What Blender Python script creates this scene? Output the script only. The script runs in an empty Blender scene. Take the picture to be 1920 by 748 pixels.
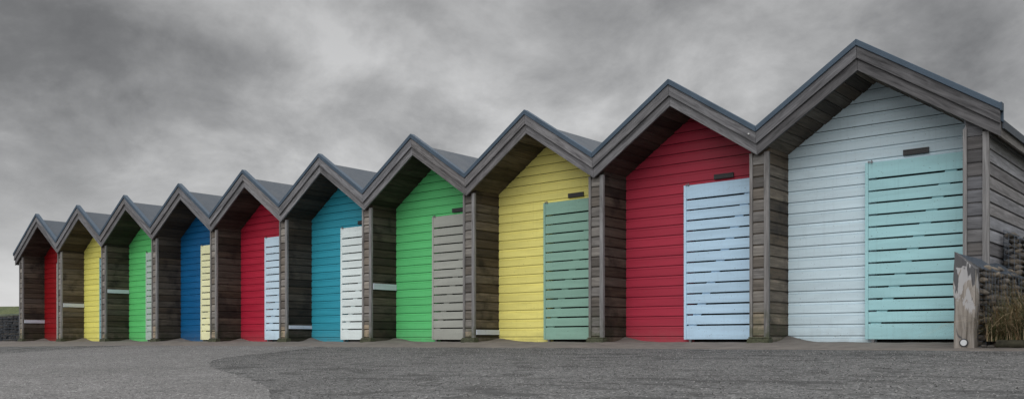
import bpy, bmesh, math, random
from mathutils import Vector, noise as mnoise

C = bpy.context.scene
COL = C.collection
R = math.radians
S = 2.4                       # spacing of the huts
SL = 0.658                    # roof slope (rise over run)

# ------------------------------------------------------------------ camera
cam = bpy.data.cameras.new('camera')
cam.sensor_width = 36.0
cam.lens = 36.0 * 1701.46 / 1920
cam.shift_y = 263.66 / 1920
cam.clip_start = 0.05
cam.clip_end = 3000
camo = bpy.data.objects.new('camera', cam)
COL.objects.link(camo)
camo.location = (25.2153, -10.2297, 0.0588)
camo.rotation_euler = (R(90), 0, 0.70236)
C.camera = camo

# ------------------------------------------------------------------ world, sun, exposure
SUN_EL, SUN_AZ = 34.0, 165.0          # azimuth measured clockwise from +Y
w = bpy.data.worlds.new('World')
C.world = w
w.use_nodes = True
nt = w.node_tree
for n in list(nt.nodes):
    nt.nodes.remove(n)


def N(tree, kind, **kw):
    n = tree.nodes.new(kind)
    for k, v in kw.items():
        if hasattr(n, k):
            setattr(n, k, v)
    return n


def ins(n, **kw):
    for k, v in kw.items():
        n.inputs[k.replace('_', ' ')].default_value = v
    return n


def math_n(t, op, a=None, b=None, clamp=False):
    n = t.nodes.new('ShaderNodeMath')
    n.operation = op
    n.use_clamp = clamp
    for i, v in enumerate((a, b)):
        if v is None:
            continue
        if isinstance(v, (int, float)):
            n.inputs[i].default_value = v
        else:
            t.links.new(v, n.inputs[i])
    return n.outputs[0]


def ramp(t, fac, stops, interp='LINEAR'):
    n = t.nodes.new('ShaderNodeValToRGB')
    n.color_ramp.interpolation = interp
    e = n.color_ramp.elements
    while len(e) < len(stops):
        e.new(0.5)
    for el, (p, c) in zip(e, stops):
        el.position = p
        if isinstance(c, (int, float)):
            c = (c, c, c)
        el.color = (c[0], c[1], c[2], 1)
    t.links.new(fac, n.inputs[0])
    return n.outputs[0]


def mixc(t, fac, a, b, mode='MIX'):
    n = t.nodes.new('ShaderNodeMix')
    n.data_type = 'RGBA'
    n.blend_type = mode
    n.clamp_result = False
    for sock, v in ((n.inputs[0], fac), (n.inputs[6], a), (n.inputs[7], b)):
        if isinstance(v, (int, float)):
            sock.default_value = v
        elif isinstance(v, tuple):
            sock.default_value = (v[0], v[1], v[2], 1)
        else:
            t.links.new(v, sock)
    return n.outputs[2]


sky = N(nt, 'ShaderNodeTexSky', sky_type='NISHITA', sun_disc=False)
sky.sun_elevation = R(SUN_EL)
sky.sun_rotation = R(SUN_AZ)
tc = N(nt, 'ShaderNodeTexCoord')
sep = N(nt, 'ShaderNodeSeparateXYZ')
nt.links.new(tc.outputs['Generated'], sep.inputs[0])
zc = math_n(nt, 'MAXIMUM', sep.outputs[2], 0.0)
den = math_n(nt, 'ADD', zc, 0.42)
comb = N(nt, 'ShaderNodeCombineXYZ')
nt.links.new(math_n(nt, 'DIVIDE', sep.outputs[0], den), comb.inputs[0])
nt.links.new(math_n(nt, 'DIVIDE', sep.outputs[1], den), comb.inputs[1])
comb.inputs[2].default_value = 3.7
mp = N(nt, 'ShaderNodeMapping')
mp.inputs['Location'].default_value = (8.3, 4.4, 0)
mp.inputs['Rotation'].default_value = (0, 0, R(25))
nt.links.new(comb.outputs[0], mp.inputs[0])
n1 = ins(N(nt, 'ShaderNodeTexNoise'), Scale=1.5, Detail=7.0, Roughness=0.5, Distortion=0.15)
n2 = ins(N(nt, 'ShaderNodeTexNoise'), Scale=4.2, Detail=8.0, Roughness=0.62, Distortion=0.2)
nt.links.new(mp.outputs[0], n1.inputs['Vector'])
nt.links.new(mp.outputs[0], n2.inputs['Vector'])
cl = math_n(nt, 'ADD', math_n(nt, 'MULTIPLY', n1.outputs[0], 0.60), math_n(nt, 'MULTIPLY', n2.outputs[0], 0.40))
# broad dark and thin patches of the cloud deck
LOBES = [
    ((-0.866, 0.406, 0.29), 0.21, -0.05),
    ((-0.25, 0.93, 0.27), 0.17, -0.06),
    ((-0.536, 0.769, 0.347), 0.09, -0.04),
    ((-0.801, 0.534, 0.271), 0.1, -0.02),
    ((-0.701, 0.636, 0.324), 0.055, 0.05),
    ((-0.629, 0.717, 0.301), 0.1, 0.01),
    ((-0.57, 0.783, 0.248), 0.08, 0.045),
    ((-0.417, 0.853, 0.313), 0.07, 0.05),
    ((-0.878, 0.449, 0.165), 0.13, 0.005),
    ((-0.932, 0.355, 0.071), 0.30, 0.05),
    ((-0.843, 0.505, 0.185), 0.07, 0.04),
    ((-0.669, 0.702, 0.243), 0.07, -0.03),
    ((-0.776, 0.588, 0.228), 0.09, -0.02),
    ((-0.487, 0.814, 0.318), 0.05, 0.03),
]
wn = ins(N(nt, 'ShaderNodeTexNoise'), Scale=5.0, Detail=5.0, Roughness=0.55)
nt.links.new(tc.outputs['Generated'], wn.inputs['Vector'])
wv = N(nt, 'ShaderNodeVectorMath', operation='MULTIPLY_ADD')
nt.links.new(wn.outputs['Color'], wv.inputs[0])
wv.inputs[1].default_value = (0.30, 0.30, 0.30)
wv.inputs[2].default_value = (-0.15, -0.15, -0.15)
wa = N(nt, 'ShaderNodeVectorMath', operation='ADD')
nt.links.new(tc.outputs['Generated'], wa.inputs[0])
nt.links.new(wv.outputs[0], wa.inputs[1])
for d_, r_, a_ in LOBES:
    ds = N(nt, 'ShaderNodeVectorMath', operation='DISTANCE')
    nt.links.new(wa.outputs[0], ds.inputs[0])
    ds.inputs[1].default_value = d_
    mr = N(nt, 'ShaderNodeMapRange', interpolation_type='SMOOTHSTEP')
    nt.links.new(ds.outputs['Value'], mr.inputs['Value'])
    mr.inputs['From Min'].default_value = 0.0
    mr.inputs['From Max'].default_value = r_
    mr.inputs['To Min'].default_value = a_
    mr.inputs['To Max'].default_value = 0.0
    cl = math_n(nt, 'ADD', cl, mr.outputs[0])
clc = ramp(nt, cl, [(0.31, (0.19, 0.19, 0.192)), (0.38, (0.25, 0.25, 0.252)), (0.46, (0.38, 0.38, 0.382)), (0.53, (0.54, 0.54, 0.54)), (0.62, (0.78, 0.78, 0.78))])
# thinner, brighter cloud towards the zenith and a paler band at the horizon
zen = ramp(nt, sep.outputs[2], [(0.0, 1.0), (0.1, 0.92), (0.2, 0.78), (0.36, 0.60), (0.6, 2.1), (1.0, 3.2)])
hor = ramp(nt, sep.outputs[2], [(0.0, 1.0), (0.06, 0.7), (0.2, 0.0)])
clc = mixc(nt, hor, clc, (0.62, 0.62, 0.622))
cloud = mixc(nt, 1.0, clc, zen, 'MULTIPLY')
cloud20 = mixc(nt, 1.0, cloud, (10.0, 10.0, 10.0), 'MULTIPLY')      # background strength below is 0.1
final = mixc(nt, 0.97, sky.outputs[0], cloud20)
bg = N(nt, 'ShaderNodeBackground')
bg.inputs[1].default_value = 0.1
nt.links.new(final, bg.inputs[0])
wo = N(nt, 'ShaderNodeOutputWorld')
nt.links.new(bg.outputs[0], wo.inputs[0])

sun = bpy.data.lights.new('sun', 'SUN')
sun.energy = 1.3
sun.angle = R(60)
sun.color = (1.0, 0.98, 0.96)
suno = bpy.data.objects.new('sun', sun)
COL.objects.link(suno)
az = R(SUN_AZ)
sd = Vector((math.sin(az) * math.cos(R(SUN_EL)), math.cos(az) * math.cos(R(SUN_EL)), math.sin(R(SUN_EL))))
suno.rotation_euler = sd.to_track_quat('Z', 'Y').to_euler()
suno.location = (10, -20, 20)

C.view_settings.view_transform = 'Standard'
C.view_settings.look = 'None'
C.view_settings.gamma = 1.0
C.view_settings.exposure = 0.13
C.view_settings.use_curve_mapping = False

# ------------------------------------------------------------------ materials
def newmat(name):
    m = bpy.data.materials.new(name)
    m.use_nodes = True
    t = m.node_tree
    for n in list(t.nodes):
        t.nodes.remove(n)
    o = t.nodes.new('ShaderNodeOutputMaterial')
    b = t.nodes.new('ShaderNodeBsdfPrincipled')
    t.links.new(b.outputs[0], o.inputs[0])
    return m, t, b


def bump(t, b, h, strength, dist):
    n = t.nodes.new('ShaderNodeBump')
    n.inputs['Strength'].default_value = strength
    n.inputs['Distance'].default_value = dist
    t.links.new(h, n.inputs['Height'])
    t.links.new(n.outputs[0], b.inputs['Normal'])


def noise_n(t, vec, scale, detail=4.0, rough=0.5, dist=0.0):
    n = t.nodes.new('ShaderNodeTexNoise')
    n.inputs['Scale'].default_value = scale
    n.inputs['Detail'].default_value = detail
    n.inputs['Roughness'].default_value = rough
    n.inputs['Distortion'].default_value = dist
    t.links.new(vec, n.inputs['Vector'])
    return n.outputs[0]


def uv_vec(t, su, sv):
    """UV in metres (u along the grain) offset for each board and each object"""
    uv = t.nodes.new('ShaderNodeUVMap')
    uv.uv_map = 'uv'
    g = t.nodes.new('ShaderNodeNewGeometry')
    oi = t.nodes.new('ShaderNodeObjectInfo')
    m = t.nodes.new('ShaderNodeVectorMath')
    m.operation = 'MULTIPLY'
    m.inputs[1].default_value = (su, sv, 1)
    t.links.new(uv.outputs[0], m.inputs[0])
    c = t.nodes.new('ShaderNodeCombineXYZ')
    t.links.new(math_n(t, 'MULTIPLY', g.outputs['Random Per Island'], 31.0), c.inputs[0])
    t.links.new(math_n(t, 'MULTIPLY', oi.outputs['Random'], 57.0), c.inputs[1])
    t.links.new(math_n(t, 'MULTIPLY', g.outputs['Random Per Island'], 13.0), c.inputs[2])
    a = t.nodes.new('ShaderNodeVectorMath')
    a.operation = 'ADD'
    t.links.new(m.outputs[0], a.inputs[0])
    t.links.new(c.outputs[0], a.inputs[1])
    return a.outputs[0], g, oi


def wood(name, dark, light, algae=0.0, warm=0.0, var=0.5, rough=0.78, stain=0.0, ctr=1.0):
    m, t, b = newmat(name)
    v, g, oi = uv_vec(t, 1.3, 16.0)
    v2, _, _ = uv_vec(t, 4.0, 110.0)
    v3, _, _ = uv_vec(t, 1.0, 5.0)
    a = noise_n(t, v, 1.0, 5, 0.6, 1.4)
    f = noise_n(t, v2, 1.0, 3, 0.6)
    k = noise_n(t, v3, 2.2, 3, 0.5, 2.5)
    s = math_n(t, 'ADD', math_n(t, 'MULTIPLY', a, 0.5), math_n(t, 'ADD', math_n(t, 'MULTIPLY', f, 0.3), math_n(t, 'MULTIPLY', k, 0.2)))
    col = ramp(t, s, [(0.5 - 0.16 / ctr, dark), (0.5 + 0.15 / ctr, light)])
    # every board has weathered differently
    rr = math_n(t, 'FRACT', math_n(t, 'ADD', math_n(t, 'MULTIPLY', g.outputs['Random Per Island'], 7.31), oi.outputs['Random']))
    tint = ramp(t, rr, [(0.0, (1 - var * .62, 1 - var * .64, 1 - var * .64)), (0.3, (1 - var * .12, 1 - var * .22, 1 - var * .32)), (0.6, (1 + var * .05, 1 + var * .06, 1 + var * .10)), (1.0, (1 + var * .5, 1 + var * .44, 1 + var * .36))])
    col = mixc(t, 1.0, col, tint, 'MULTIPLY')
    pos = t.nodes.new('ShaderNodeNewGeometry')
    sp = t.nodes.new('ShaderNodeSeparateXYZ')
    t.links.new(pos.outputs['Position'], sp.inputs[0])
    if stain > 0:
        st = noise_n(t, pos.outputs['Position'], 2.2, 5, 0.62)
        sf = ramp(t, st, [(0.52, 0.0), (0.68, stain)])
        col = mixc(t, sf, col, (0.018, 0.016, 0.015))
    if warm > 0:      # lowest boards have been renewed in a warmer, paler timber
        wz = math_n(t, 'LESS_THAN', sp.outputs[2], math_n(t, 'ADD', 0.12, math_n(t, 'MULTIPLY', oi.outputs['Random'], 0.36)))
        wf = math_n(t, 'MULTIPLY', wz, math_n(t, 'MULTIPLY', ramp(t, a, [(0.35, 0.4), (0.6, 1.0)]), warm))
        col = mixc(t, wf, col, (0.34, 0.275, 0.20))
    if algae > 0:
        an = noise_n(t, pos.outputs['Position'], 7.0, 4, 0.6)
        hz = math_n(t, 'SUBTRACT', 1.0, math_n(t, 'DIVIDE', sp.outputs[2], 0.55), True)
        af = math_n(t, 'MULTIPLY', ramp(t, an, [(0.38, 0.0), (0.6, 1.0)]), hz, True)
        af = math_n(t, 'MULTIPLY', af, algae, True)
        col = mixc(t, af, col, (0.05, 0.062, 0.028))
    col = mixc(t, 1.0, col, oi.outputs['Color'], 'MULTIPLY')      # tone multiplier set per object
    t.links.new(col, b.inputs['Base Color'])
    b.inputs['Roughness'].default_value = rough
    b.inputs['Specular IOR Level'].default_value = 0.3
    bump(t, b, s, 0.55, 0.004)
    return m


def paint(name, c, rough=0.55, dirt=0.45, gloss=0.35):
    m, t, b = newmat(name)
    v, g, oi = uv_vec(t, 1.5, 12.0)
    v2, _, _ = uv_vec(t, 4.0, 90.0)
    a = noise_n(t, v, 1.0, 4, 0.55, 0.6)
    f = noise_n(t, v2, 1.0, 3, 0.6)
    col = ramp(t, a, [(0.3, tuple(x * 0.9 for x in c)), (0.7, tuple(min(1, x * 1.06) for x in c))])
    tint = ramp(t, g.outputs['Random Per Island'], [(0.0, 0.93), (1.0, 1.05)])
    col = mixc(t, 1.0, col, tint, 'MULTIPLY')
    pos = t.nodes.new('ShaderNodeNewGeometry')
    sp = t.nodes.new('ShaderNodeSeparateXYZ')
    t.links.new(pos.outputs['Position'], sp.inputs[0])
    # sand and grime splashed up from the ground
    dn = noise_n(t, pos.outputs['Position'], 9.0, 5, 0.65)
    hz = math_n(t, 'SUBTRACT', 1.0, math_n(t, 'DIVIDE', sp.outputs[2], 0.42), True)
    df = math_n(t, 'MULTIPLY', math_n(t, 'MULTIPLY', hz, hz), ramp(t, dn, [(0.3, 0.15), (0.7, 1.0)]))
    col = mixc(t, math_n(t, 'MULTIPLY', df, dirt), col, (0.16, 0.14, 0.115))
    # run-off streaks and scattered specks
    mv = t.nodes.new('ShaderNodeVectorMath')
    mv.operation = 'MULTIPLY'
    mv.inputs[1].default_value = (26.0, 26.0, 1.3)
    t.links.new(pos.outputs['Position'], mv.inputs[0])
    sn = noise_n(t, mv.outputs[0], 1.0, 3, 0.6)
    col = mixc(t, ramp(t, sn, [(0.55, 0.0), (0.8, 0.22)]), col, tuple(x * 0.55 + 0.02 for x in c))
    pn = noise_n(t, pos.outputs['Position'], 60.0, 1, 0.4)
    col = mixc(t, ramp(t, pn, [(0.735, 0.0), (0.76, 0.6)]), col, (0.10, 0.09, 0.08))
    t.links.new(col, b.inputs['Base Color'])
    t.links.new(ramp(t, a, [(0.3, rough - 0.08), (0.7, rough + 0.12)]), b.inputs['Roughness'])
    b.inputs['Specular IOR Level'].default_value = gloss
    bump(t, b, math_n(t, 'ADD', f, math_n(t, 'MULTIPLY', a, 0.6)), 0.3, 0.003)
    return m


def srgb(r, g, b_, k=0.66):
    f = lambda x: ((x / 255 + 0.055) / 1.055) ** 2.4 if x > 10 else x / 255 / 12.92
    return tuple(min(0.82, f(v) / k) for v in (r, g, b_))


def plain(name, c, rough=0.6, metal=0.0, nscale=20.0, amp=0.2, bmp=0.2):
    m, t, b = newmat(name)
    g = t.nodes.new('ShaderNodeNewGeometry')
    a = noise_n(t, g.outputs['Position'], nscale, 5, 0.6)
    col = ramp(t, a, [(0.3, tuple(x * (1 - amp) for x in c)), (0.7, tuple(x * (1 + amp) for x in c))])
    t.links.new(col, b.inputs['Base Color'])
    b.inputs['Roughness'].default_value = rough
    b.inputs['Metallic'].default_value = metal
    bump(t, b, a, bmp, 0.003)
    return m


M = {}
M['wood'] = wood('weathered_grey_wood', (0.065, 0.062, 0.060), (0.215, 0.208, 0.203), algae=0.9, var=0.75)
M['wood_pier'] = wood('pier_boards', (0.065, 0.061, 0.057), (0.205, 0.196, 0.184), algae=0.95, warm=0.8, var=0.75)
M['wood_trim'] = wood('silvered_trim_wood', (0.085, 0.083, 0.083), (0.27, 0.265, 0.265), algae=0.95, var=0.3)
M['barge'] = wood('barge_board_wood', (0.062, 0.062, 0.065), (0.25, 0.25, 0.258), var=0.4, ctr=1.2)
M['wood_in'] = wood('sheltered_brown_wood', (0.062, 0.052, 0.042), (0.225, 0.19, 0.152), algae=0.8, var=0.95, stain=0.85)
M['soffit'] = wood('soffit_wood', (0.040, 0.032, 0.025), (0.14, 0.115, 0.09), var=0.85, stain=0.3)
M['block'] = plain('mossy_block', (0.055, 0.06, 0.034), 0.9, nscale=30, amp=0.5, bmp=0.7)
M['dark'] = plain('door_shade_black', (0.012, 0.012, 0.012), 0.9)  # near-black colour stands in for shade seen through the shutter gaps
M['plate'] = plain('dark_plate', (0.035, 0.034, 0.036), 0.5, nscale=60)
M['metal'] = plain('dull_metal', (0.22, 0.22, 0.23), 0.45, 0.8, nscale=50)
M['screw'] = plain('bright_cap', (0.6, 0.6, 0.58), 0.5)
M['bar'] = paint('bench_paint', (0.56, 0.61, 0.70), dirt=0.1)

# blue-grey glass-fibre roof
m, t, b = newmat('blue_grey_roof')
g = t.nodes.new('ShaderNodeNewGeometry')
a = noise_n(t, g.outputs['Position'], 3.0, 6, 0.6)
f = noise_n(t, g.outputs['Position'], 90.0, 2, 0.5)
col = ramp(t, a, [(0.3, (0.045, 0.056, 0.071)), (0.7, (0.068, 0.082, 0.100))])
t.links.new(col, b.inputs['Base Color'])
t.links.new(ramp(t, a, [(0.3, 0.5), (0.7, 0.72)]), b.inputs['Roughness'])
b.inputs['Specular IOR Level'].default_value = 0.3
bump(t, b, math_n(t, 'ADD', math_n(t, 'MULTIPLY', a, 3.0), f), 0.35, 0.004)
M['roof'] = m
m2 = m.copy()
m2.name = 'blue_grey_trim'
M['trim'] = m2
for n in m2.node_tree.nodes:
    if n.type == 'VALTORGB' and n.color_ramp.elements[0].color[2] < 0.12 and n.color_ramp.elements[0].color[0] < 0.1:
        n.color_ramp.elements[0].color = (0.042, 0.066, 0.095, 1)
        n.color_ramp.elements[1].color = (0.064, 0.095, 0.132, 1)


def asphalt(name, c1, c2, patch):
    m, t, b = newmat(name)
    g = t.nodes.new('ShaderNodeNewGeometry')
    P = g.outputs['Position']
    vo = t.nodes.new('ShaderNodeTexVoronoi')
    vo.inputs['Scale'].default_value = 105.0
    t.links.new(P, vo.inputs['Vector'])
    vo2 = t.nodes.new('ShaderNodeTexVoronoi')
    vo2.inputs['Scale'].default_value = 44.0
    t.links.new(P, vo2.inputs['Vector'])
    sc = t.nodes.new('ShaderNodeSeparateXYZ')
    t.links.new(vo.outputs['Color'], sc.inputs[0])
    sc2 = t.nodes.new('ShaderNodeSeparateXYZ')
    t.links.new(vo2.outputs['Color'], sc2.inputs[0])
    gr = math_n(t, 'ADD', math_n(t, 'MULTIPLY', sc.outputs[0], 0.6), math_n(t, 'MULTIPLY', sc2.outputs[1], 0.4))
    big = noise_n(t, P, 0.55, 5, 0.6)
    mid = noise_n(t, P, 5.0, 5, 0.65)
    col = ramp(t, gr, [(0.1, tuple(x * 0.3 for x in c1)), (0.42, c1), (0.75, c2), (0.95, tuple(x * 2.2 for x in c2))])
    col = mixc(t, 1.0, col, ramp(t, big, [(0.3, 0.84), (0.7, 1.14)]), 'MULTIPLY')
    col = mixc(t, 1.0, col, ramp(t, mid, [(0.3, 0.86), (0.7, 1.12)]), 'MULTIPLY')
    # long dark scuffs and damp patches, worn in lines across the surface
    mv = t.nodes.new('ShaderNodeMapping')
    mv.inputs['Rotation'].default_value = (0, 0, R(-40))
    mv.inputs['Scale'].default_value = (1.1, 2.4, 1.0)
    t.links.new(P, mv.inputs[0])
    st = noise_n(t, mv.outputs[0], 1.6, 6, 0.62, 0.5)
    sf = ramp(t, st, [(0.545, 0.0), (0.58, patch)])
    col = mixc(t, sf, col, tuple(x * 0.42 for x in c1))
    t.links.new(col, b.inputs['Base Color'])
    b.inputs['Roughness'].default_value = 0.85
    b.inputs['Specular IOR Level'].default_value = 0.3
    bump(t, b, math_n(t, 'ADD', gr, math_n(t, 'MULTIPLY', mid, 0.7)), 1.0, 0.012)
    return m


M['asphalt_dark'] = asphalt('dark_asphalt', (0.092, 0.0915, 0.091), (0.142, 0.141, 0.140), 0.72)
M['asphalt_light'] = asphalt('light_asphalt', (0.142, 0.139, 0.137), (0.196, 0.192, 0.19), 0.2)

m, t, b = newmat('dusty_sand')
g = t.nodes.new('ShaderNodeNewGeometry')
a = noise_n(t, g.outputs['Position'], 4.0, 6, 0.65)
f = noise_n(t, g.outputs['Position'], 120.0, 3, 0.7)
s = math_n(t, 'ADD', math_n(t, 'MULTIPLY', a, 0.6), math_n(t, 'MULTIPLY', f, 0.4))
t.links.new(ramp(t, s, [(0.35, (0.085, 0.075, 0.068)), (0.5, (0.135, 0.120, 0.108)), (0.66, (0.19, 0.168, 0.15))]), b.inputs['Base Color'])
b.inputs['Roughness'].default_value = 0.95
bump(t, b, s, 0.7, 0.012)
M['sand'] = m

m, t, b = newmat('grassy_bank')
g = t.nodes.new('ShaderNodeNewGeometry')
a = noise_n(t, g.outputs['Position'], 1.2, 6, 0.65)
f = noise_n(t, g.outputs['Position'], 14.0, 5, 0.7)
s = math_n(t, 'ADD', math_n(t, 'MULTIPLY', a, 0.5), math_n(t, 'MULTIPLY', f, 0.5))
t.links.new(ramp(t, s, [(0.36, (0.035, 0.05, 0.018)), (0.52, (0.075, 0.095, 0.032)), (0.66, (0.13, 0.13, 0.06))]), b.inputs['Base Color'])
b.inputs['Roughness'].default_value = 0.95
bump(t, b, s, 1.0, 0.12)
M['grass_bank'] = m
M['soil'] = plain('dark_soil', (0.06, 0.045, 0.035), 0.95, nscale=12, amp=0.5, bmp=0.8)
M['wire'] = plain('galvanised_wire', (0.11, 0.135, 0.17), 0.5, 0.5, nscale=40)

m, t, b = newmat('gabion_stone')
g = t.nodes.new('ShaderNodeNewGeometry')
a = noise_n(t, g.outputs['Position'], 30.0, 5, 0.65)
c1 = ramp(t, g.outputs['Random Per Island'], [(0.0, (0.05, 0.046, 0.042)), (0.5, (0.10, 0.088, 0.074)), (0.8, (0.18, 0.15, 0.115)), (1.0, (0.08, 0.08, 0.085))])
oi = t.nodes.new('ShaderNodeObjectInfo')
c1 = mixc(t, 1.0, c1, oi.outputs['Color'], 'MULTIPLY')
t.links.new(mixc(t, 1.0, c1, ramp(t, a, [(0.3, 0.7), (0.7, 1.2)]), 'MULTIPLY'), b.inputs['Base Color'])
b.inputs['Roughness'].default_value = 0.85
bump(t, b, a, 0.5, 0.01)
M['stone'] = m

m, t, b = newmat('dry_grass')
g = t.nodes.new('ShaderNodeNewGeometry')
t.links.new(ramp(t, g.outputs['Random Per Island'], [(0.0, (0.03, 0.042, 0.014)), (0.4, (0.085, 0.10, 0.035)), (0.55, (0.13, 0.10, 0.045)), (0.8, (0.24, 0.155, 0.08)), (1.0, (0.48, 0.38, 0.24))]), b.inputs['Base Color'])
b.inputs['Roughness'].default_value = 0.8
M['dry_grass'] = m

# timber post: bleached bare wood with the remains of grey paint
m, t, b = newmat('bleached_post_wood')
g = t.nodes.new('ShaderNodeNewGeometry')
P = g.outputs['Position']
mv = t.nodes.new('ShaderNodeVectorMath')
mv.operation = 'MULTIPLY'
mv.inputs[1].default_value = (28.0, 28.0, 2.2)
t.links.new(P, mv.inputs[0])
a = noise_n(t, mv.outputs[0], 1.0, 6, 0.6, 0.8)
base = ramp(t, a, [(0.30, (0.075, 0.064, 0.054)), (0.46, (0.23, 0.205, 0.18)), (0.68, (0.34, 0.315, 0.29))])
sp = t.nodes.new('ShaderNodeSeparateXYZ')
t.links.new(P, sp.inputs[0])
mv2 = t.nodes.new('ShaderNodeVectorMath')
mv2.operation = 'MULTIPLY'
mv2.inputs[1].default_value = (9.0, 9.0, 3.6)
t.links.new(P, mv2.inputs[0])
pn = noise_n(t, mv2.outputs[0], 1.0, 4, 0.6, 0.6)
hi = math_n(t, 'MULTIPLY', math_n(t, 'SUBTRACT', sp.outputs[2], 0.36), 2.1, True)
pale = ramp(t, math_n(t, 'ADD', pn, math_n(t, 'MULTIPLY', hi, 0.30)), [(0.60, 0.0), (0.64, 1.0)])
base = mixc(t, pale, base, (0.36, 0.355, 0.36))
hi2 = math_n(t, 'MULTIPLY', math_n(t, 'SUBTRACT', sp.outputs[2], 0.48), 3.0, True)
pn2 = noise_n(t, mv2.outputs[0], 0.8, 3, 0.5, 1.0)
gp = ramp(t, math_n(t, 'ADD', pn2, math_n(t, 'MULTIPLY', hi2, 0.24)), [(0.655, 0.0), (0.675, 1.0)])
base = mixc(t, gp, base, (0.085, 0.085, 0.09))
ck = ramp(t, noise_n(t, mv.outputs[0], 0.9, 4, 0.7, 1.6), [(0.66, 0.0), (0.70, 0.6)])
ck = math_n(t, 'MULTIPLY', ck, math_n(t, 'MULTIPLY', math_n(t, 'SUBTRACT', sp.outputs[2], 0.22), 6.0, True))
base = mixc(t, ck, base, (0.035, 0.03, 0.027))
t.links.new(base, b.inputs['Base Color'])
b.inputs['Roughness'].default_value = 0.85
bump(t, b, math_n(t, 'SUBTRACT', a, math_n(t, 'MULTIPLY', ck, 0.6)), 0.8, 0.01)
M['post'] = m


# ------------------------------------------------------------------ mesh helpers
class MB:
    """collects boards; uv 'uv' holds metres along / across each board"""
    def __init__(self):
        self.v, self.f, self.uv = [], [], []

    def extrude(self, prof, O, U, W, L, cap=True):
        """prof: list of (a, b) in the plane of unit vectors U, W around O, extruded along vector L"""
        O, U, W, L = Vector(O), Vector(U), Vector(W), Vector(L)
        n = len(prof)
        i0 = len(self.v)
        for k in range(2):
            for a, b in prof:
                self.v.append(tuple(O + U * a + W * b + L * k))
        ln = L.length
        acc = [0.0]
        for i in range(n):
            p, q = prof[i], prof[(i + 1) % n]
            acc.append(acc[-1] + math.hypot(p[0] - q[0], p[1] - q[1]))
        flip = U.cross(W).dot(L) > 0
        area = sum(prof[i][0] * prof[(i + 1) % n][1] - prof[(i + 1) % n][0] * prof[i][1] for i in range(n))
        if area < 0:
            flip = not flip
        for i in range(n):
            j = (i + 1) % n
            f = [i0 + i, i0 + j, i0 + n + j, i0 + n + i]
            u = [(0, acc[i]), (0, acc[i + 1]), (ln, acc[i + 1]), (ln, acc[i])]
            if not flip:
                f.reverse(); u.reverse()
            self.f.append(f); self.uv.append(u)
        if cap:
            f = [i0 + i for i in range(n)]
            u = [prof[i] for i in range(n)]
            g_ = [i0 + n + i for i in range(n)]
            if flip:
                f.reverse(); u2 = list(reversed(u)); self.f.append(f); self.uv.append(u2)
                self.f.append(g_); self.uv.append(list(u))
            else:
                self.f.append(f); self.uv.append(u)
                g_.reverse(); self.f.append(g_); self.uv.append(list(reversed(u)))

    def box(self, x0, x1, y0, y1, z0, z1, grain='x'):
        if grain == 'x':
            self.extrude([(0, 0), (y1 - y0, 0), (y1 - y0, z1 - z0), (0, z1 - z0)], (x0, y0, z0), (0, 1, 0), (0, 0, 1), (x1 - x0, 0, 0))
        elif grain == 'y':
            self.extrude([(0, 0), (x1 - x0, 0), (x1 - x0, z1 - z0), (0, z1 - z0)], (x0, y0, z0), (1, 0, 0), (0, 0, 1), (0, y1 - y0, 0))
        else:
            self.extrude([(0, 0), (x1 - x0, 0), (x1 - x0, y1 - y0), (0, y1 - y0)], (x0, y0, z0), (1, 0, 0), (0, 1, 0), (0, 0, z1 - z0))

    def clad(self, O, L, up, out, h, depth=0.018, cv=0.011, sl=0.009, groove=False):
        """one shiplap board: flat face with a scooped cove at its top"""
        p = [(0.0, 0.0), (0.0, depth), (h * .03, depth + .0015), (h * 0.72, depth + .0005), (h * 0.76, depth - cv * .5), (h * 0.85, depth - cv * .85),
             (h - sl, depth - cv), (h - sl, 0.0)]
        if groove:
            p = [(0.0, 0.0), (0.0, depth), (h * .03, depth + .0015), (h * 0.725, depth + .0005), (h * 0.735, depth - .009), (h * 0.77, depth - .0045),
                 (h * 0.85, depth - .006), (h - sl, depth - cv), (h - sl, 0.0)]
        self.extrude(p, O, up, out, L)

    def poly(self, pts, uvs=None):
        i0 = len(self.v)
        self.v += [tuple(p) for p in pts]
        self.f.append(list(range(i0, i0 + len(pts))))
        self.uv.append(uvs or [(p[0], p[1]) for p in pts])

    def mesh(self, name, mat, bevel=0.0, smooth=False):
        me = bpy.data.meshes.new(name)
        me.from_pydata(self.v, [], self.f)
        ul = me.uv_layers.new(name='uv')
        k = 0
        for u in self.uv:
            for q in u:
                ul.data[k].uv = q
                k += 1
        me.materials.append(mat)
        if bevel:
            bm = bmesh.new(); bm.from_mesh(me)
            bmesh.ops.bevel(bm, geom=bm.edges[:], offset=bevel, segments=1, affect='EDGES', clamp_overlap=True)
            bm.to_mesh(me); bm.free()
        if smooth:
            for p in me.polygons:
                p.use_smooth = True
        me.update()
        return me


def link(name, me, parent=None):
    o = bpy.data.objects.new(name, me)
    COL.objects.link(o)
    if parent:
        o.parent = parent
    return o


def tag(o, label=None, cat=None, group=None, kind=None):
    if label: o['label'] = label
    if cat: o['category'] = cat
    if group: o['group'] = group
    if kind: o['kind'] = kind
    return o


def bmesh_mesh(name, bm, mat, smooth=False):
    me = bpy.data.meshes.new(name)
    bm.to_mesh(me); bm.free()
    me.materials.append(mat)
    if smooth:
        for p in me.polygons:
            p.use_smooth = True
    return me


# ------------------------------------------------------------------ ground
def gz(y):
    return 0.05 * max(y, -14.0) if y < 0 else 0.0


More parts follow.
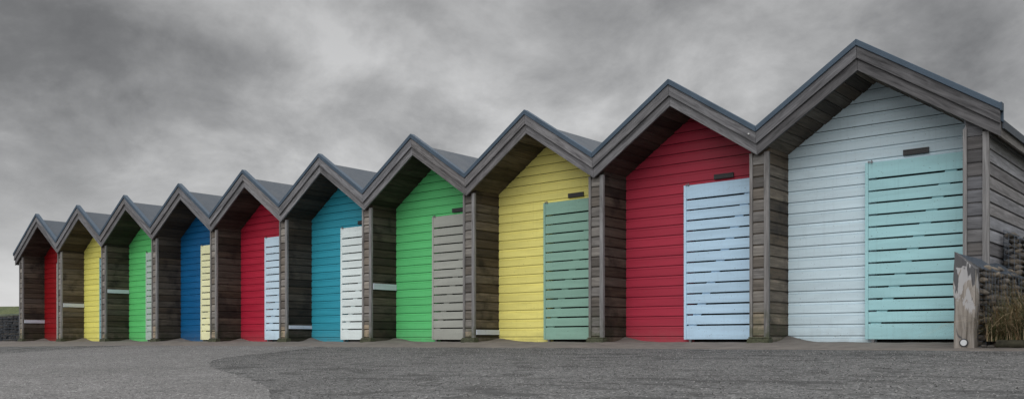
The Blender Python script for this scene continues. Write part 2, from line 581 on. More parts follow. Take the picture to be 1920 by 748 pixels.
mb = MB()
ys = [-900, -60, -14, -9, -6, -3, -1, 0, 3.4, 60, 900]
for i in range(len(ys) - 1):
    y0, y1 = ys[i], ys[i + 1]
    mb.poly([(-900, y0, gz(y0)), (900, y0, gz(y0)), (900, y1, gz(y1)), (-900, y1, gz(y1))])
me = mb.mesh('ground', M['asphalt_dark'])
bm = bmesh.new(); bm.from_mesh(me); bmesh.ops.remove_doubles(bm, verts=bm.verts, dist=0.001); bm.to_mesh(me); bm.free()
tag(link('ground', me), kind='structure')

# lighter asphalt tongue with a swept edge
right_edge = [(13.0, -0.6), (13.28, -0.97), (13.75, -1.7), (14.1, -2.55), (14.3, -3.05), (14.62, -3.6), (15.05, -4.02), (15.7, -4.45), (16.44, -4.84),
              (17.1, -5.13), (17.75, -5.4), (18.35, -5.66), (18.9, -5.93), (19.4, -6.2), (19.95, -6.55), (20.6, -7.1), (21.2, -8.0), (21.5, -9.5), (21.0, -14)]
left_edge = [(9.5, -14), (8.6, -9.0), (8.1, -6.0), (7.75, -4.6), (7.6, -3.7), (7.45, -2.7), (7.2, -1.8), (7.25, -1.1), (7.6, -0.6)]
bm = bmesh.new()
def dens(pts, st=0.06):
    out = []
    for i in range(len(pts) - 1):
        a, b_ = Vector(pts[i]), Vector(pts[i + 1])
        k = max(1, int((b_ - a).length / st))
        for j in range(k):
            q = a.lerp(b_, j / k)
            out.append((q.x + 0.028 * mnoise.noise(Vector((q.x * 5, q.y * 5, 1.0))) + 0.012 * mnoise.noise(Vector((q.x * 21, q.y * 21, 4.0))),
                        q.y + 0.028 * mnoise.noise(Vector((q.x * 5, q.y * 5, 9.0)))))
    out.append(pts[-1])
    return out
def smooth(pts, n=2):
    for _ in range(n):
        q = [pts[0]]
        for i in range(len(pts) - 1):
            a, b_ = pts[i], pts[i + 1]
            q += [(a[0] * .75 + b_[0] * .25, a[1] * .75 + b_[1] * .25), (a[0] * .25 + b_[0] * .75, a[1] * .25 + b_[1] * .75)]
        q.append(pts[-1])
        pts = q
    return pts
outline = dens(smooth(right_edge)) + dens(smooth(left_edge))
vs = [bm.verts.new((x, y, gz(y) + 0.004)) for x, y in outline]
bm.faces.new(vs)
me = bmesh_mesh('light_asphalt', bm, M['asphalt_light'])
if me.polygons[0].normal.z < 0:
    me.flip_normals()
tag(link('light_asphalt_path', me), kind='structure')

# dusty sand apron along the foot of the huts, heaped into the corners of the bays
random.seed(5)
heaps = [(0.055 + 0.035 * random.random(), 0.11 + 0.07 * random.random(), random.uniform(0.02, 0.05)) for _ in range(12)]
def sand_z(x, y):
    z = gz(y) + 0.008
    if y > -0.4:
        t_ = min(1, (y + 0.4) / 0.7)
        z += 0.026 * t_ * t_ * (3 - 2 * t_)
    i = math.floor(x / S + 0.5)
    if 0 <= i <= 9:
        h, r_, h2 = heaps[i]
        lx = x - i * S
        d = math.hypot((lx + 1.08) / 1.25, (y - 0.66))
        z += h * math.exp(-(d / (r_ * 1.5)) ** 1.5)
        d2 = math.hypot(lx + 1.35, (y - 0.15) * 1.2)
        z += 0.012 * math.exp(-(d2 / 0.25) ** 2)
    z += 0.010 * mnoise.noise(Vector((x * 3.1, y * 4.0, 0))) * (1 if y > -0.5 else 0.3) + 0.004 * mnoise.noise(Vector((x * 11, y * 11, 3)))
    return z
bm = bmesh.new()
NX, NY = 640, 44
x0, x1 = -6.5, 26.2
grid = []
for i in range(NX + 1):
    x = x0 + (x1 - x0) * i / NX
    ye = -0.93 - 0.95 * max(0, min(1, (7.3 - x) / 6.0)) + 0.08 * mnoise.noise(Vector((x * 0.9, 0, 0))) + 0.03 * mnoise.noise(Vector((x * 5, 3, 0)))
    if x > 14: ye += 0.12 * min(1, (x - 14) / 4)
    col_ = []
    for j in range(NY + 1):
        y = ye + (0.80 - ye) * j / NY
        z = sand_z(x, y)
        if j == 0: z = gz(y) - 0.004
        elif z < gz(y) + 0.006: z = gz(y) + 0.006
        col_.append(bm.verts.new((x, y, z)))
    grid.append(col_)
for i in range(NX):
    for j in range(NY):
        bm.faces.new((grid[i][j], grid[i + 1][j], grid[i + 1][j + 1], grid[i][j + 1]))
tag(link('sand_apron', bmesh_mesh('sand_apron', bm, M['sand'], True)), kind='structure')

# loose chippings standing proud of the worn surface (one uncountable scatter)
import numpy as np
rs = np.random.RandomState(4)
NG = 60000
gx = rs.uniform(6.0, 26.0, NG); gy = -1.0 - 8.2 * rs.rand(NG) ** 1.15
# only where the camera side of the apron can be seen from
keep = (gx > 8.5 + (gy + 9) * -0.2) | (gy > -4)
gx, gy = gx[keep], gy[keep]
n = len(gx)
gzv = 0.05 * gy + 0.004
r_ = rs.uniform(0.0022, 0.0062, n)
ang = rs.uniform(0, 6.283, n)
base = np.array([[1, 0, 0], [0, 1, 0], [-1, 0, 0], [0, -1, 0], [0.2, 0.1, 0.9], [0, 0, -0.6]])
cs, sn2 = np.cos(ang), np.sin(ang)
P_ = np.zeros((n, 6, 3))
sx = rs.uniform(.8, 1.5, n)
for k in range(6):
    bx, by, bz = base[k]
    bx = bx * sx
    P_[:, k, 0] = gx + r_ * (bx * cs - by * sn2)
    P_[:, k, 1] = gy + r_ * (bx * sn2 + by * cs)
    P_[:, k, 2] = gzv + r_ * bz
tri = np.array([[0, 1, 4], [1, 2, 4], [2, 3, 4], [3, 0, 4], [1, 0, 5], [2, 1, 5], [3, 2, 5], [0, 3, 5]])
F_ = (tri[None] + (np.arange(n) * 6)[:, None, None]).reshape(-1)
me = bpy.data.meshes.new('loose_chippings')
me.vertices.add(n * 6); me.vertices.foreach_set('co', P_.reshape(-1))
me.loops.add(len(F_)); me.loops.foreach_set('vertex_index', F_.astype(np.int32))
me.polygons.add(len(F_) // 3); me.polygons.foreach_set('loop_start', np.arange(0, len(F_), 3, dtype=np.int32))
me.update(calc_edges=True)
m, t, b = newmat('chippings')
g = t.nodes.new('ShaderNodeNewGeometry')
t.links.new(ramp(t, g.outputs['Random Per Island'], [(0.0, (0.04,) * 3), (0.25, (0.12, 0.119, 0.118)), (0.6, (0.19, 0.188, 0.186)), (0.9, (0.27, 0.266, 0.262)), (1.0, (0.38, 0.375, 0.37))]), b.inputs['Base Color'])
b.inputs['Roughness'].default_value = 0.8
me.materials.append(m)
tag(link('loose_chippings', me), 'pale and dark loose chippings scattered over the worn asphalt in front of the huts', 'chippings', kind='stuff')

# grassy bank behind the huts
bm = bmesh.new()
grid = []
xs = [-700, -300, -120] + [-70 + i * 0.9 for i in range(130)] + [70, 200, 700]
yy = [3.9 + j * 0.35 for j in range(14)] + [10, 14, 30, 120, 700]
for x in xs:
    row = []
    for y in yy:
        k = min(1, max(0, (y - 4.0) / 3.2))
        k = k * k * (3 - 2 * k)
        z = -0.05 + 1.62 * k + k * 0.22 * mnoise.noise(Vector((x * 0.25, y * 0.3, 2))) + 0.09 * k * mnoise.noise(Vector((x * 1.1, y * 1.1, 7)))
        row.append(bm.verts.new((x, y, z)))
    grid.append(row)
for i in range(len(xs) - 1):
    for j in range(len(yy) - 1):
        bm.faces.new((grid[i][j], grid[i + 1][j], grid[i + 1][j + 1], grid[i][j + 1]))
tag(link('grass_bank', bmesh_mesh('grass_bank', bm, M['grass_bank'], True)), kind='structure')

# ------------------------------------------------------------------ huts
PITCH = 0.138
WY = 0.665                      # face plane of the painted front wall
def sof(x): return 3.081 - SL * abs(x)
def rtop(x): return 3.27 - SL * abs(x)


def rows(z0, ztop):
    out = []
    z = z0
    while z < ztop - 0.01:
        out.append((z, min(PITCH, ztop - z + 0.0)))
        z += PITCH
    return out


def front_wall_mesh():
    mb = MB()
    z = -0.02
    k = 0
    while z < sof(0) + 0.02:
        half = min(1.08, (3.235 - z - PITCH) / SL)
        if half < 0.03:
            break
        xr = half if z > 2.0 else -0.03
        mb.clad((-half, WY + 0.018, z), (half + xr, 0, 0), (0, 0, 1), (0, -1, 0), PITCH, 0.018, 0.008, 0.008, True)
        z += PITCH
        k += 1
    # backing and the reveal of the doorway
    mb.box(-1.08, -0.035, WY + 0.02, WY + 0.07, -0.02, 2.1, 'z')
    mb.box(-0.034, -0.004, WY + 0.001, WY + 0.10, -0.02, 2.05, 'z')
    mb.box(-1.08, 1.08, WY + 0.02, WY + 0.07, 2.102, 2.36, 'x')
    return mb


def side_wall_mesh(sgn_in, xin, xout, out_clad, top_in, top_out):
    """party wall between xin and xout, boards running front to back on both faces"""
    mb = MB()
    for (x, o, top, y0) in ((xin, 1, top_in, 0.125), (xout, -1, top_out, 0.125)):
        z = -0.02
        while z < top - 0.02:
            mb.clad((x - o * 0.018, y0, z), (0, 3.05 - y0, 0), (0, 0, 1), (o, 0, 0), PITCH)
            z += PITCH
    return mb


def build_shared():
    d = {}
    # left party wall (its +x face is what the camera sees in the bay)
    mb = side_wall_mesh(1, -1.08, -1.32, True, 2.47, 2.47)
    mb.box(-1.302, -1.098, 0.12, 3.05, -0.02, 2.44, 'y')
    d['side_wall'] = mb.mesh('side_wall', M['wood_in'])
    # free-standing right-hand wall of the last hut
    mb = side_wall_mesh(1, 1.32, 1.08, True, 2.33, 2.47)
    mb.box(1.098, 1.302, 0.12, 3.05, -0.02, 2.36, 'y')
    d['end_wall'] = mb.mesh('side_wall', M['wood'])
    # corner post: cladding + two corner boards, standing on a block
    for key, off in (('L', 0.0), ('R', 2.4)):
        mb = MB()
        z = -0.02
        while z < 2.34:
            mb.clad((-1.285 + off, 0.121, z), (0.147, 0, 0), (0, 0, 1), (0, -1, 0), PITCH, 0.016, 0.010, 0.013)
            z += PITCH
        d['post' + key] = mb.mesh('pier_cladding', M['wood_pier'])
        mb = MB(); mb.box(-1.325 + off, -1.287 + off, 0.088, 0.123, 0.03, 2.27 if off else 2.33, 'z')
        d['cbl' + key] = mb.mesh('corner_board', M['wood_trim'], 0.002)
        mb = MB(); mb.box(-1.136 + off, -1.074 + off, 0.084, 0.124, 0.03, 2.215 if off else 2.33, 'z')
        d['cbr' + key] = mb.mesh('corner_board', M['wood_trim'], 0.002)
        mb = MB(); mb.box(-1.345 + off, -1.058 + off, 0.055, 0.17, -0.05, 0.082, 'x')
        mb.box(-1.335 + off, -1.068 + off, 0.07, 0.17, 0.0825, 0.10, 'x')
        d['block' + key] = mb.mesh('base_block', M['block'], 0.006)
    # barge boards, soffits, roof sheets for each side; the far ends of the row overhang
    for sd_ in (-1, 1):
        for end in (0, 1):
            xe = 1.446 if end else 1.1985
            def sb(mb, z0, z1, y0, y1, xa=0.0015, xb=xe):
                """sloping board between vertical cuts at xa and xb"""
                pts = [(xa, z0 - SL * xa), (xb, z0 - SL * xb), (xb, z1 - SL * xb), (xa, z1 - SL * xa)]
                i0 = len(mb.v)
                for y in (y0, y1):
                    for (x, z) in pts:
                        mb.v.append((sd_ * x, y, z))
                L = (xb - xa) / math.cos(math.atan(SL)); T = (z1 - z0) * math.cos(math.atan(SL))
                sh = SL * 0.0
                F = [((0, 1, 2, 3), [(0, 0), (L, 0), (L, T), (0, T)]), ((7, 6, 5, 4), [(0, T), (L, T), (L, 0), (0, 0)]),
                     ((0, 4, 5, 1), [(0, 0), (0, .05), (L, .05), (L, 0)]), ((3, 2, 6, 7), [(0, 0), (L, 0), (L, .05), (0, .05)]),
                     ((1, 5, 6, 2), [(0, 0), (0, .05), (T, .05), (T, 0)]), ((0, 3, 7, 4), [(0, 0), (T, 0), (T, .05), (0, .05)])]
                for f, u in F:
                    f = [i0 + q for q in f]
                    if sd_ < 0:
                        f.reverse(); u = list(reversed(u))
                    mb.f.append(f); mb.uv.append(u)
            mb = MB(); sb(mb, 3.212, 3.372, 0.0, 0.028)
            d['barge_up', sd_, end] = mb.mesh('barge_board', M['barge'], 0.0015)
            mb = MB(); sb(mb, 3.081, 3.235, 0.030, 0.058)
            d['barge_lo', sd_, end] = mb.mesh('barge_board', M['barge'], 0.0015)
            # verge trim: drip over the board, upstand, and inner fall down to the sheet
            mb = MB()
            sb(mb, 3.350, 3.421, -0.018, -0.002, 0.0, xe + (0.02 if end else 0.0))
            sb(mb, 3.385, 3.4215, -0.0015, 0.075, 0.0, xe + (0.02 if end else 0.0))
            sb(mb, 3.24, 3.384, 0.060, 0.0745, 0.0, xe + (0.02 if end else 0.0))
            if end:
                mb.box(min(sd_ * (xe + .003), sd_ * (xe + .021)), max(sd_ * (xe + .003), sd_ * (xe + .021)), -0.019, 0.073, 2.385, 2.472, 'y')
            d['trim', sd_, end] = mb.mesh('verge_trim', M['trim'], 0.004)
            mb = MB(); sb(mb, 3.245, 3.27, 0.076, 3.3, 0.0, xe + (0.02 if end else 0.0))
            if end:      # dark drip edge along the eave
                xa, xb = sorted((sd_ * (xe + .006), sd_ * (xe + .024)))
                mb.box(xa, xb, 0.076, 3.3, rtop(xe) - .10, rtop(xe) - .022, 'y')
            d['sheet', sd_, end] = mb.mesh('roof_sheet', M['roof'])
            if end:
                xa, xb = sorted((sd_ * (xe - .030), sd_ * (xe - .004)))
                mb = MB(); mb.box(xa, xb, 0.060, 3.28, 2.135, 2.285, 'y')
                d['fascia', sd_] = mb.mesh('fascia', M['wood'], 0.002)
            # soffit of overlapping boards running front to back
            mb = MB()
            ca = math.cos(math.atan(SL)); sa = math.sin(math.atan(SL))
            up = Vector((-sd_ * ca, 0, sa)); out = Vector((-sd_ * sa, 0, -ca))
            xs_ = xe + 0.0 if not end else xe - 0.035
            total = xs_ / ca
            k = 0; s0 = 0.0
            while s0 < total - 0.03:
                h = min(PITCH, total - s0)
                base = Vector((sd_ * xs_, 0.06, sof(xs_) + 0.022)) + up * s0
                ylen = 0.70 if not end else 3.2
                mb.clad(tuple(base), (0, ylen - 0.06, 0), up, out, h, 0.016, 0.006, 0.009)
                s0 += PITCH; k += 1
            d['soffit', sd_, end] = mb.mesh('soffit', M['soffit'])
    # rear wall
    mb = MB()
    z = -0.02
    while z < 3.1:
        half = min(1.32, max(0.03, (sof(0) + 0.12 - z - PITCH) / SL))
        mb.box(-half, half, 3.05, 3.075, z, z + PITCH - 0.004, 'x')
        z += PITCH
    d['rear'] = mb.mesh('rear_wall', M['wood'])
    # shutter parts
    mb = MB()
    SY0, SY1 = 0.580, 0.597
    zs = [0.252] + [0.252 + 0.1397 * (i + 1) for i in range(12)]
    lows = [0.073] + [z + 0.020 for z in zs]
    tops = zs + [2.131]
    rnd = random.Random(3)
    for a, b_ in zip(lows, tops):
        j = rnd.uniform(-.0015, .0015)
        mb.box(-0.066, 1.072, SY0 + j, SY1 + j, a + rnd.uniform(-.001, .001), b_ + rnd.uniform(-.0015, .0015), 'x')
    d['slats'] = mb
    mb = MB(); mb.box(-0.104, -0.0675, SY0 - 0.004, SY1 + 0.03, 0.070, 2.134, 'z'); d['stile'] = mb
    mb = MB()
    yb0, yb1 = SY1 + 0.0025, SY1 + 0.022
    mb.extrude([(-0.075, 0.20), (0.045, 0.20), (0.905, 1.98), (0.785, 1.98)], (0, yb0, 0), (1, 0, 0), (0, 0, 1), (0, yb1 - yb0, 0))
    d['brace'] = mb
    mb = MB()
    mb.box(-0.030, 0.0, 0.585, 0.615, 0.02, 0.071, 'z')
    mb.box(-0.036, 0.006, 0.580, 0.620, 0.058, 0.0725, 'x')
    d['roller'] = mb.mesh('roller', M['metal'], 0.002)
    mb = MB()
    mb.box(-0.072, -0.012, 0.568, 0.58, 2.133, 2.143, 'x')
    mb.box(-0.030, -0.018, 0.556, 0.568, 2.120, 2.155, 'z')
    mb.box(-0.066, -0.05, 0.560, 0.567, 2.130, 2.150, 'z')
    d['latch'] = mb.mesh('latch', M['metal'], 0.001)
    # plate over the door
    mb = MB()
    mb.box(0.305, 0.585, WY - 0.022, WY - 0.002, 2.178, 2.244, 'x')
    mb.box(0.311, 0.579, WY - 0.030, WY - 0.0225, 2.228, 2.240, 'x')
    mb.box(0.311, 0.579, WY - 0.030, WY - 0.0225, 2.182, 2.192, 'x')
    mb.box(0.33, 0.56, WY - 0.027, WY - 0.0225, 2.200, 2.2135, 'x')
    d['plate'] = mb.mesh('name_plate', M['plate'], 0.001)
    mb = MB()      # door boards; the shade behind the shutter is put into their near-black colour
    for k in range(7):
        mb.box(-0.002 + k * 0.154, 0.149 + k * 0.154, WY + 0.03, WY + 0.06, -0.02, 2.095, 'z')
    d['door'] = mb.mesh('door', M['dark'])
    return d


D = build_shared()
scr = bmesh.new()
bmesh.ops.create_uvsphere(scr, u_segments=10, v_segments=6, radius=0.011)
D['screw'] = bmesh_mesh('bolt_head', scr, M['screw'], True)

huts = [
    # wall colour, shutter colour, wall words, shutter words, rail (z0,z1)
    ((112, 6, 14), (140, 152, 146), 'dark red', None, (0.525, 0.628)),
    ((207, 186, 98), (104, 140, 144), 'yellow', None, (0.91, 1.021)),
    ((78, 164, 94), (146, 160, 154), 'green', 'grey-green', (1.189, 1.292)),
    ((4, 72, 114), (200, 201, 160), 'royal blue', 'cream', None),
    ((141, 24, 45), (166, 186, 212), 'red', 'pale blue', None),
    ((38, 124, 142), (190, 203, 218), 'teal', 'white', (0.269, 0.35)),
    ((76, 160, 98), (135, 137, 131), 'green', 'taupe', (0.926, 1.046)),
    ((203, 184, 106), (112, 145, 132), 'yellow', 'sage green', (0.139, 0.231)),
    ((135, 34, 52), (154, 180, 206), 'red', 'sky blue', None),
    ((164, 181, 189), (134, 173, 178), 'white', 'mint green', None),
]
labels = [
    'timber beach hut with dark red wall at the far left end of the row',
    'yellow walled timber beach hut second from the far end, pale rail in its bay',
    'green walled timber beach hut beside the royal blue hut, pale rail in its bay',
    'timber beach hut with the only royal blue wall and a cream slatted shutter',
    'timber beach hut with red wall and narrow pale blue shutter beside the teal hut',
    'timber beach hut with the only teal wall and a white slatted shutter',
    'timber beach hut with green wall and brown-grey taupe slatted shutter',
    'timber beach hut with yellow wall and sage green slatted shutter',
    'large timber beach hut with red wall and sky blue shutter next to the white hut',
    'nearest and largest timber beach hut with white wall and mint green slatted shutter',
]

for t_, (wc, sc_, wn, sn_, rail) in enumerate(huts):
    root = bpy.data.objects.new('beach_hut', None)
    COL.objects.link(root)
    root.location = (t_ * S, 0, 0)
    tag(root, labels[t_], 'beach hut', 'painted beach huts in a terraced row')
    pm = paint('wall_paint', srgb(*wc, 0.64), 0.5)
    smt = paint('shutter_paint', srgb(*sc_, 0.70), 0.5, dirt=0.3)
    fw = link('front_wall', front_wall_mesh().mesh('front_wall', pm), root)
    fw['label'] = wn + ' painted board wall'
    link('name_plate', D['plate'], fw)
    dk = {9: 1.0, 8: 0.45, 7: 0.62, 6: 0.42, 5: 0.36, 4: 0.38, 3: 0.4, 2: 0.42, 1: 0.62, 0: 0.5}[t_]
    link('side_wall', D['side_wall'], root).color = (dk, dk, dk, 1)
    link('rear_wall', D['rear'], root)
    link('door', D['door'], root)
    for key in (('L',) if t_ < 9 else ('L', 'R')):
        pr = link('pier', D['post' + key], root)
        if t_ < 7:
            pr.color = (1.3, 1.27, 1.24, 1)
        if key == 'R':
            pr.color = (0.72, 0.77, 0.88, 1)
        link('corner_board', D['cbl' + key], pr)
        link('corner_board', D['cbr' + key], pr)
        link('base_block', D['block' + key], pr)
    for sd_ in (-1, 1):
        end = 1 if (sd_ == -1 and t_ == 0) or (sd_ == 1 and t_ == 9) else 0
        dk = {9: 0.66, 8: 0.80}.get(t_, 1.0 if t_ % 3 else 0.9)
        for kk in ('barge_up', 'barge_lo'):
            link('barge_board', D[kk, sd_, end], root).color = (dk, dk, dk * 1.02, 1)
        rf = link('roof', D['sheet', sd_, end], root)
        link('verge_trim', D['trim', sd_, end], rf)
        if end:
            link('fascia', D['fascia', sd_], rf)
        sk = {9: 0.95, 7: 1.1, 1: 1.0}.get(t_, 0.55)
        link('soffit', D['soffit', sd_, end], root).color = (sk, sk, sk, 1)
    if t_ == 9:
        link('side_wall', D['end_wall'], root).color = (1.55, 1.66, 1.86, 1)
    sh = link('shutter', D['slats'].mesh('shutter', smt, 0.0015), root)
    sh.location = (0.06 if t_ == 1 else 0.0, 0, 0)
    sh.rotation_euler = (0, R(((t_ * 37) % 7 - 3) * 0.06), 0)
    if sn_:
        sh['label'] = sn_ + ' slatted shutter'
    link('stile', D['stile'].mesh('stile', smt, 0.002), sh)
    link('brace', D['brace'].mesh('brace', smt), sh)
    link('latch', D['latch'], sh)
    link('roller', D['roller'], sh)
    if rail:
        mb = MB()
        mb.box(-1.079, -1.062, 0.128, WY - 0.004, rail[0] + 0.008, rail[1] - 0.008, 'y')
        link('wall_rail', mb.mesh('wall_rail', M['bar'], 0.002), root)
    # white bolt heads on the barge boards
    for (bx, bz) in {8: [(1.11, 3.30 - SL * 1.11 - 0.02)], 7: [], 5: []}.get(t_, []):
        o = link('bolt_head', D['screw'], root)
        o.location = (bx, -0.004, bz)

# ------------------------------------------------------------------ stones, wire, gabions
_b = bmesh.new()
bmesh.ops.create_icosphere(_b, subdivisions=2, radius=1.0)
_b.verts.index_update()
ICO_V = [v.co.copy() for v in _b.verts]
ICO_F = [[v.index for v in f.verts] for f in _b.faces]
_b.free()


def stone_bm(bm, c, r, rnd):
    sx, sy, sz = r * rnd.uniform(.85, 1.25), r * rnd.uniform(.8, 1.1), r * rnd.uniform(.55, .85)
    off = Vector((rnd.uniform(0, 99), rnd.uniform(0, 99), 0))
    a = rnd.uniform(-.5, .5)
    vs_ = []
    for co in ICO_V:
        p = co.copy()
        p *= 1 + 0.42 * mnoise.noise(p * 1.1 + off)
        p = Vector((p.x * sx, p.y * sy, p.z * sz))
        x_ = p.x * math.cos(a) - p.z * math.sin(a); z_ = p.x * math.sin(a) + p.z * math.cos(a)
        vs_.append(bm.verts.new(Vector((x_, p.y, z_)) + Vector(c)))
    for f in ICO_F:
        bm.faces.new([vs_[i] for i in f])


def wires(bm, segs, r=0.0022):
    for a, b_ in segs:
        a, b_ = Vector(a), Vector(b_)
        d = (b_ - a)
        if d.length < 1e-4: continue
        n = d.normalized()
        s_ = n.orthogonal().normalized(); t2 = n.cross(s_)
        ring = []
        for p in (a, b_):
            ring.append([bm.verts.new(p + (s_ * math.cos(k * math.pi / 2) + t2 * math.sin(k * math.pi / 2)) * r) for k in range(4)])
        for k in range(4):
            bm.faces.new((ring[0][k], ring[0][(k + 1) % 4], ring[1][(k + 1) % 4], ring[1][k]))


def quad_grid(P00, P10, P11, P01, step):
    """wire grid over a quad"""
    P00, P10, P11, P01 = map(Vector, (P00, P10, P11, P01))
    nu = max(1, round(max((P10 - P00).length, (P11 - P01).length) / step))
    nv = max(1, round(max((P01 - P00).length, (P11 - P10).length) / step))
    segs = []
    for i in range(nu + 1):
        f = i / nu
        segs.append((P00.lerp(P10, f), P01.lerp(P11, f)))
    for j in range(nv + 1):
        f = j / nv
        segs.append((P00.lerp(P01, f), P10.lerp(P11, f)))
    return segs


def gabion(foot, ztops, label, seed, r=0.045, step=0.06, zb=0.0, wr=0.0022):
    """foot: plan polygon (ccw), ztops: top height of each corner"""
    rnd = random.Random(seed)
    root = bpy.data.objects.new('gabion', None)
    COL.objects.link(root)
    cx_ = sum(p[0] for p in foot) / len(foot); cy_ = sum(p[1] for p in foot) / len(foot)
    root.location = (cx_, cy_, zb)
    tag(root, label, 'gabion', 'stone-filled wire gabions at the ends of the row')
    loc = Vector((cx_, cy_, zb))
    bs = bmesh.new()
    n = len(foot)
    def inside(x, y, m=0.0):
        for i in range(n):
            ax, ay = foot[i]; bx, by = foot[(i + 1) % n]
            L = math.hypot(bx - ax, by - ay)
            if ((bx - ax) * (y - ay) - (by - ay) * (x - ax)) / L < m: return False
        return True
    def topz(x, y):
        ws = [1 / (1e-3 + math.hypot(x - p[0], y - p[1]) ** 2) for p in foot]
        return sum(a * b_ for a, b_ in zip(ws, ztops)) / sum(ws)
    xs_ = [p[0] for p in foot]; ys_ = [p[1] for p in foot]
    x = min(xs_)
    while x < max(xs_):
        y = min(ys_)
        while y < max(ys_):
            z = zb + r * 0.6
            while True:
                px = x + rnd.uniform(-.62, .62) * r; py = y + rnd.uniform(-.5, .5) * r
                tz = topz(px, py)
                if z > tz - r * .55: break
                near = not inside(px, py, r * 3.2) or z > tz - r * 3
                if inside(px, py, r * 0.55) and near:
                    stone_bm(bs, Vector((px, py, z)) - loc, r * rnd.uniform(.62, 1.25), rnd)
                z += r * 1.28
            y += r * 1.62
        x += r * 1.62
    link('stones', bmesh_mesh('stones', bs, M['stone'], True), root)
    bw = bmesh.new()
    segs = []
    for i in range(n):
        a, b_ = foot[i], foot[(i + 1) % n]
        segs += quad_grid((a[0], a[1], zb), (b_[0], b_[1], zb), (b_[0], b_[1], ztops[(i + 1) % n]), (a[0], a[1], ztops[i]), step)
    segs = [(a - loc, b_ - loc) for a, b_ in segs]
    wires(bw, segs, wr)
    link('wire_cage', bmesh_mesh('wire_cage', bw, M['wire']), root)
    bl = bmesh.new()
    T = [Vector((p[0], p[1], z + 0.006)) - loc for p, z in zip(foot, ztops)]
    if n == 4:
        wires(bl, quad_grid(T[0], T[1], T[2], T[3], step * 0.4), wr)
    else:
        wires(bl, quad_grid(T[0], T[1], T[2], T[3], step * 0.4), wr)
    link('lid', bmesh_mesh('lid', bl, M['wire']), root)
    return root


gabion([(22.74, -0.335), (22.965, -0.335), (23.17, 0.50), (22.945, 0.50)], [0.925, 0.765, 0.70, 0.86],
       'low wire gabion with a sloping lid just behind the bleached timber post', 11)
gabion([(22.96, 0.56), (23.85, 0.56), (23.85, 2.4), (22.96, 2.4)], [1.23, 0.70, 0.70, 1.23],
       'taller wire gabion of rounded stones against the side wall of the nearest hut', 12)
gabion([(-7.5, 0.35), (-1.42, 0.35), (-1.42, 1.2), (-7.5, 1.2)], [0.80, 0.80, 0.86, 0.86],
       'long dark gabion wall beside the dark red hut at the far left', 13, r=0.075, step=0.1, zb=0.0, wr=0.004)
for o in COL.objects:
    if o.name.startswith('stones') and o.parent and o.parent.location.x < 0:
        o.color = (0.42, 0.43, 0.45, 1)

# ------------------------------------------------------------------ timber post with round marker
post = bpy.data.objects.new('timber_post', None)
COL.objects.link(post)
post.location = (22.836, -0.42, -0.06)
tag(post, 'bleached timber post with slanted top and flaking grey paint, a round marker at its foot', 'post')
bm = bmesh.new()
W, DP = 0.190, 0.165
NXp, NZ = 10, 40
def ptop(f): return 0.938 + 0.06 - (0.938 - 0.765) * f
def pside(face):
    out = []
    for i in range(NXp + 1):
        f = i / NXp
        colv = []
        for j in range(NZ + 1):
            g_ = j / NZ
            if face == 'f': x, y, tz = -W / 2 + W * f, -DP / 2, ptop(f)
            elif face == 'r': x, y, tz = W / 2, -DP / 2 + DP * f, ptop(1)
            elif face == 'b': x, y, tz = W / 2 - W * f, DP / 2, ptop(1 - f)
            else: x, y, tz = -W / 2, DP / 2 - DP * f, ptop(0)
            z = tz * g_
            wv = 0.006 * mnoise.noise(Vector((x * 9, y * 9, z * 2.5))) + 0.004 * mnoise.noise(Vector((x * 40, y * 40, z * 6)))
            nx = 0.012 * mnoise.noise(Vector((1.3, y * 3, z * 3)))
            colv.append(bm.verts.new((x + (wv if abs(x) > W * .49 else 0) + nx, y + (wv if abs(y) > DP * .49 else 0), z)))
        out.append(colv)
    for i in range(NXp):
        for j in range(NZ):
            bm.faces.new((out[i][j], out[i + 1][j], out[i + 1][j + 1], out[i][j + 1]))
    return out
F, Rr, B, Lf = pside('f'), pside('r'), pside('b'), pside('l')
top = [c[-1] for c in F] + [c[-1] for c in Rr][1:] + [c[-1] for c in B][1:] + [c[-1] for c in Lf][1:-1]
# cap strips across the top
for i in range(NXp):
    bm.faces.new((F[i][-1], F[i + 1][-1], B[NXp - i - 1][-1], B[NXp - i][-1]))
bmesh.ops.remove_doubles(bm, verts=bm.verts, dist=0.0008)
bmesh.ops.recalc_face_normals(bm, faces=bm.faces)
link('body', bmesh_mesh('body', bm, M['post']), post)
def disc(name, r, y0, y1, mat, parent, z=0.096, x=-0.004):
    bm = bmesh.new()
    bmesh.ops.create_cone(bm, cap_ends=True, segments=32, radius1=r, radius2=r * 0.94, depth=y0 - y1)
    me = bmesh_mesh(name, bm, mat)
    o = link(name, me, parent)
    o.rotation_euler = (R(90), 0, 0)
    o.location = (x, (y0 + y1) / 2, z)
    return o
ring_m = plain('ring_metal', (0.05, 0.052, 0.055), 0.5, 0.3, nscale=60)
disc_m = plain('marker_white', (0.62, 0.64, 0.66), 0.4, 0, nscale=60, amp=0.08)
rg = disc('marker_rim', 0.043, -DP / 2 + 0.004, -DP / 2 - 0.012, ring_m, post)
disc('marker_face', 0.031, -DP / 2 - 0.010, -DP / 2 - 0.017, disc_m, post)

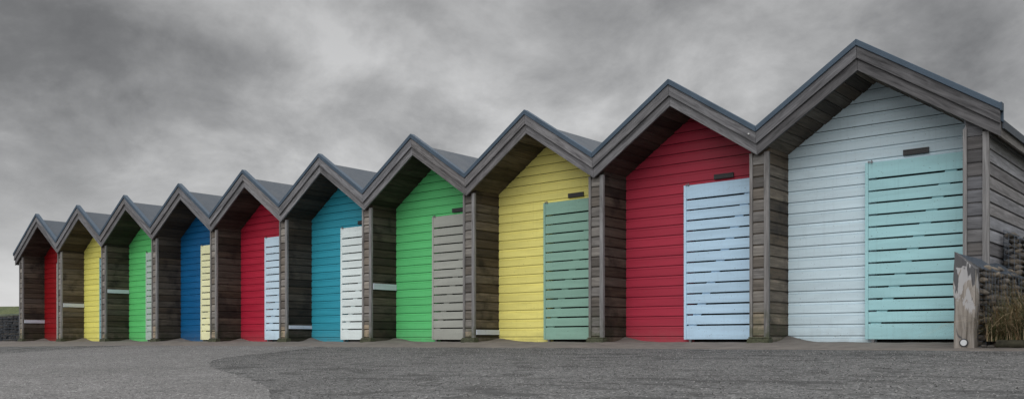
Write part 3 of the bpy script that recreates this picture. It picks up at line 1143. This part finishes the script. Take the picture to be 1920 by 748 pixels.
# ------------------------------------------------------------------ planted bed to the right of the post
bm = bmesh.new()
grid = []
for i in range(61):
    row = []
    for j in range(25):
        x = 22.98 + 3.2 * i / 60; y = -0.36 + 0.95 * j / 24
        e = min(1, j / 3.0, i / 3.0)
        z = -0.02 + e * (0.10 + 0.06 * (j / 24)) + e * 0.03 * mnoise.noise(Vector((x * 6, y * 6, 0))) + 0.012 * mnoise.noise(Vector((x * 25, y * 25, 0)))
        row.append(bm.verts.new((x, y, z)))
    grid.append(row)
for i in range(60):
    for j in range(24):
        bm.faces.new((grid[i][j], grid[i + 1][j], grid[i + 1][j + 1], grid[i][j + 1]))
tag(link('soil_bed', bmesh_mesh('soil_bed', bm, M['soil'], True)), kind='structure')

rnd = random.Random(21)
bm = bmesh.new()
def blade(bm, base, h, lean, az_, wdt, curl):
    n = 6
    prev = None
    d = Vector((math.cos(az_), math.sin(az_), 0)); s_ = Vector((-d.y, d.x, 0))
    for k in range(n + 1):
        f = k / n
        p = Vector(base) + d * (lean * f ** 1.7 + curl * math.sin(f * 5 + az_) * .06) + Vector((0, 0, h * (f - 0.32 * lean / max(h, .01) * f ** 3)))
        ww = wdt * (1 - f * 0.9)
        cur = (bm.verts.new(p - s_ * ww), bm.verts.new(p + s_ * ww))
        if prev:
            bm.faces.new((prev[0], prev[1], cur[1], cur[0]))
        prev = cur
for k in range(4200):
    x = 23.0 + (rnd.random() ** 1.25) * 1.7
    y = -0.34 + 0.7 * rnd.random() ** 1.5
    hh = (0.24 + 0.46 * rnd.random()) * (0.55 + 0.5 * min(1, (x - 22.98) / 0.18)) * (1 + 0.35 * mnoise.noise(Vector((x * 4, y * 4, 0))))
    blade(bm, (x, y, 0.05), hh, hh * rnd.choice((.3, .7, 1.3, 2.4)) * rnd.uniform(.6, 1.2), rnd.uniform(0, 6.28), rnd.uniform(.0018, .0045), rnd.uniform(-1, 1))
g_ = link('dry_grass', bmesh_mesh('dry_grass', bm, M['dry_grass']))
tag(g_, 'tangle of dry straw and green grass growing in the bed beside the timber post', 'grass', kind='stuff')

# mossy log edging
log_m = plain('mossy_log', (0.045, 0.042, 0.026), 0.9, nscale=14, amp=0.6, bmp=0.9)
bm = bmesh.new()
prev = None
for k in range(41):
    x = 23.10 + 2.4 * k / 40
    rr_ = 0.040 + 0.006 * mnoise.noise(Vector((x * 3, 0, 0)))
    cur = [bm.verts.new((x, -0.40 + (rr_ + 0.004 * mnoise.noise(Vector((x * 8, q, 0)))) * math.cos(q * math.pi / 6), 0.024 + rr_ * math.sin(q * math.pi / 6))) for q in range(12)]
    if prev:
        for q in range(12):
            bm.faces.new((prev[q], cur[q], cur[(q + 1) % 12], prev[(q + 1) % 12]))
    else:
        bm.faces.new(cur)
    prev = cur
bm.faces.new(list(reversed(prev)))
tag(link('edging_log', bmesh_mesh('edging_log', bm, log_m, True)), 'mossy dark log lying along the front edge of the grass bed', 'log')
rnd = random.Random(8)
for k, (x, y, r_, lb) in enumerate([(23.00, -0.43, 0.035, 'small rounded stone touching the foot of the timber post'),
                                    (23.065, -0.47, 0.026, 'smallest stone in front of the end of the mossy log')]):
    bm = bmesh.new()
    stone_bm(bm, (0, 0, r_ * 0.4), r_, rnd)
    o = link('stone', bmesh_mesh('stone', bm, M['stone'], True))
    o.location = (x, y, gz(y) + 0.008)
    tag(o, lb, 'stone')
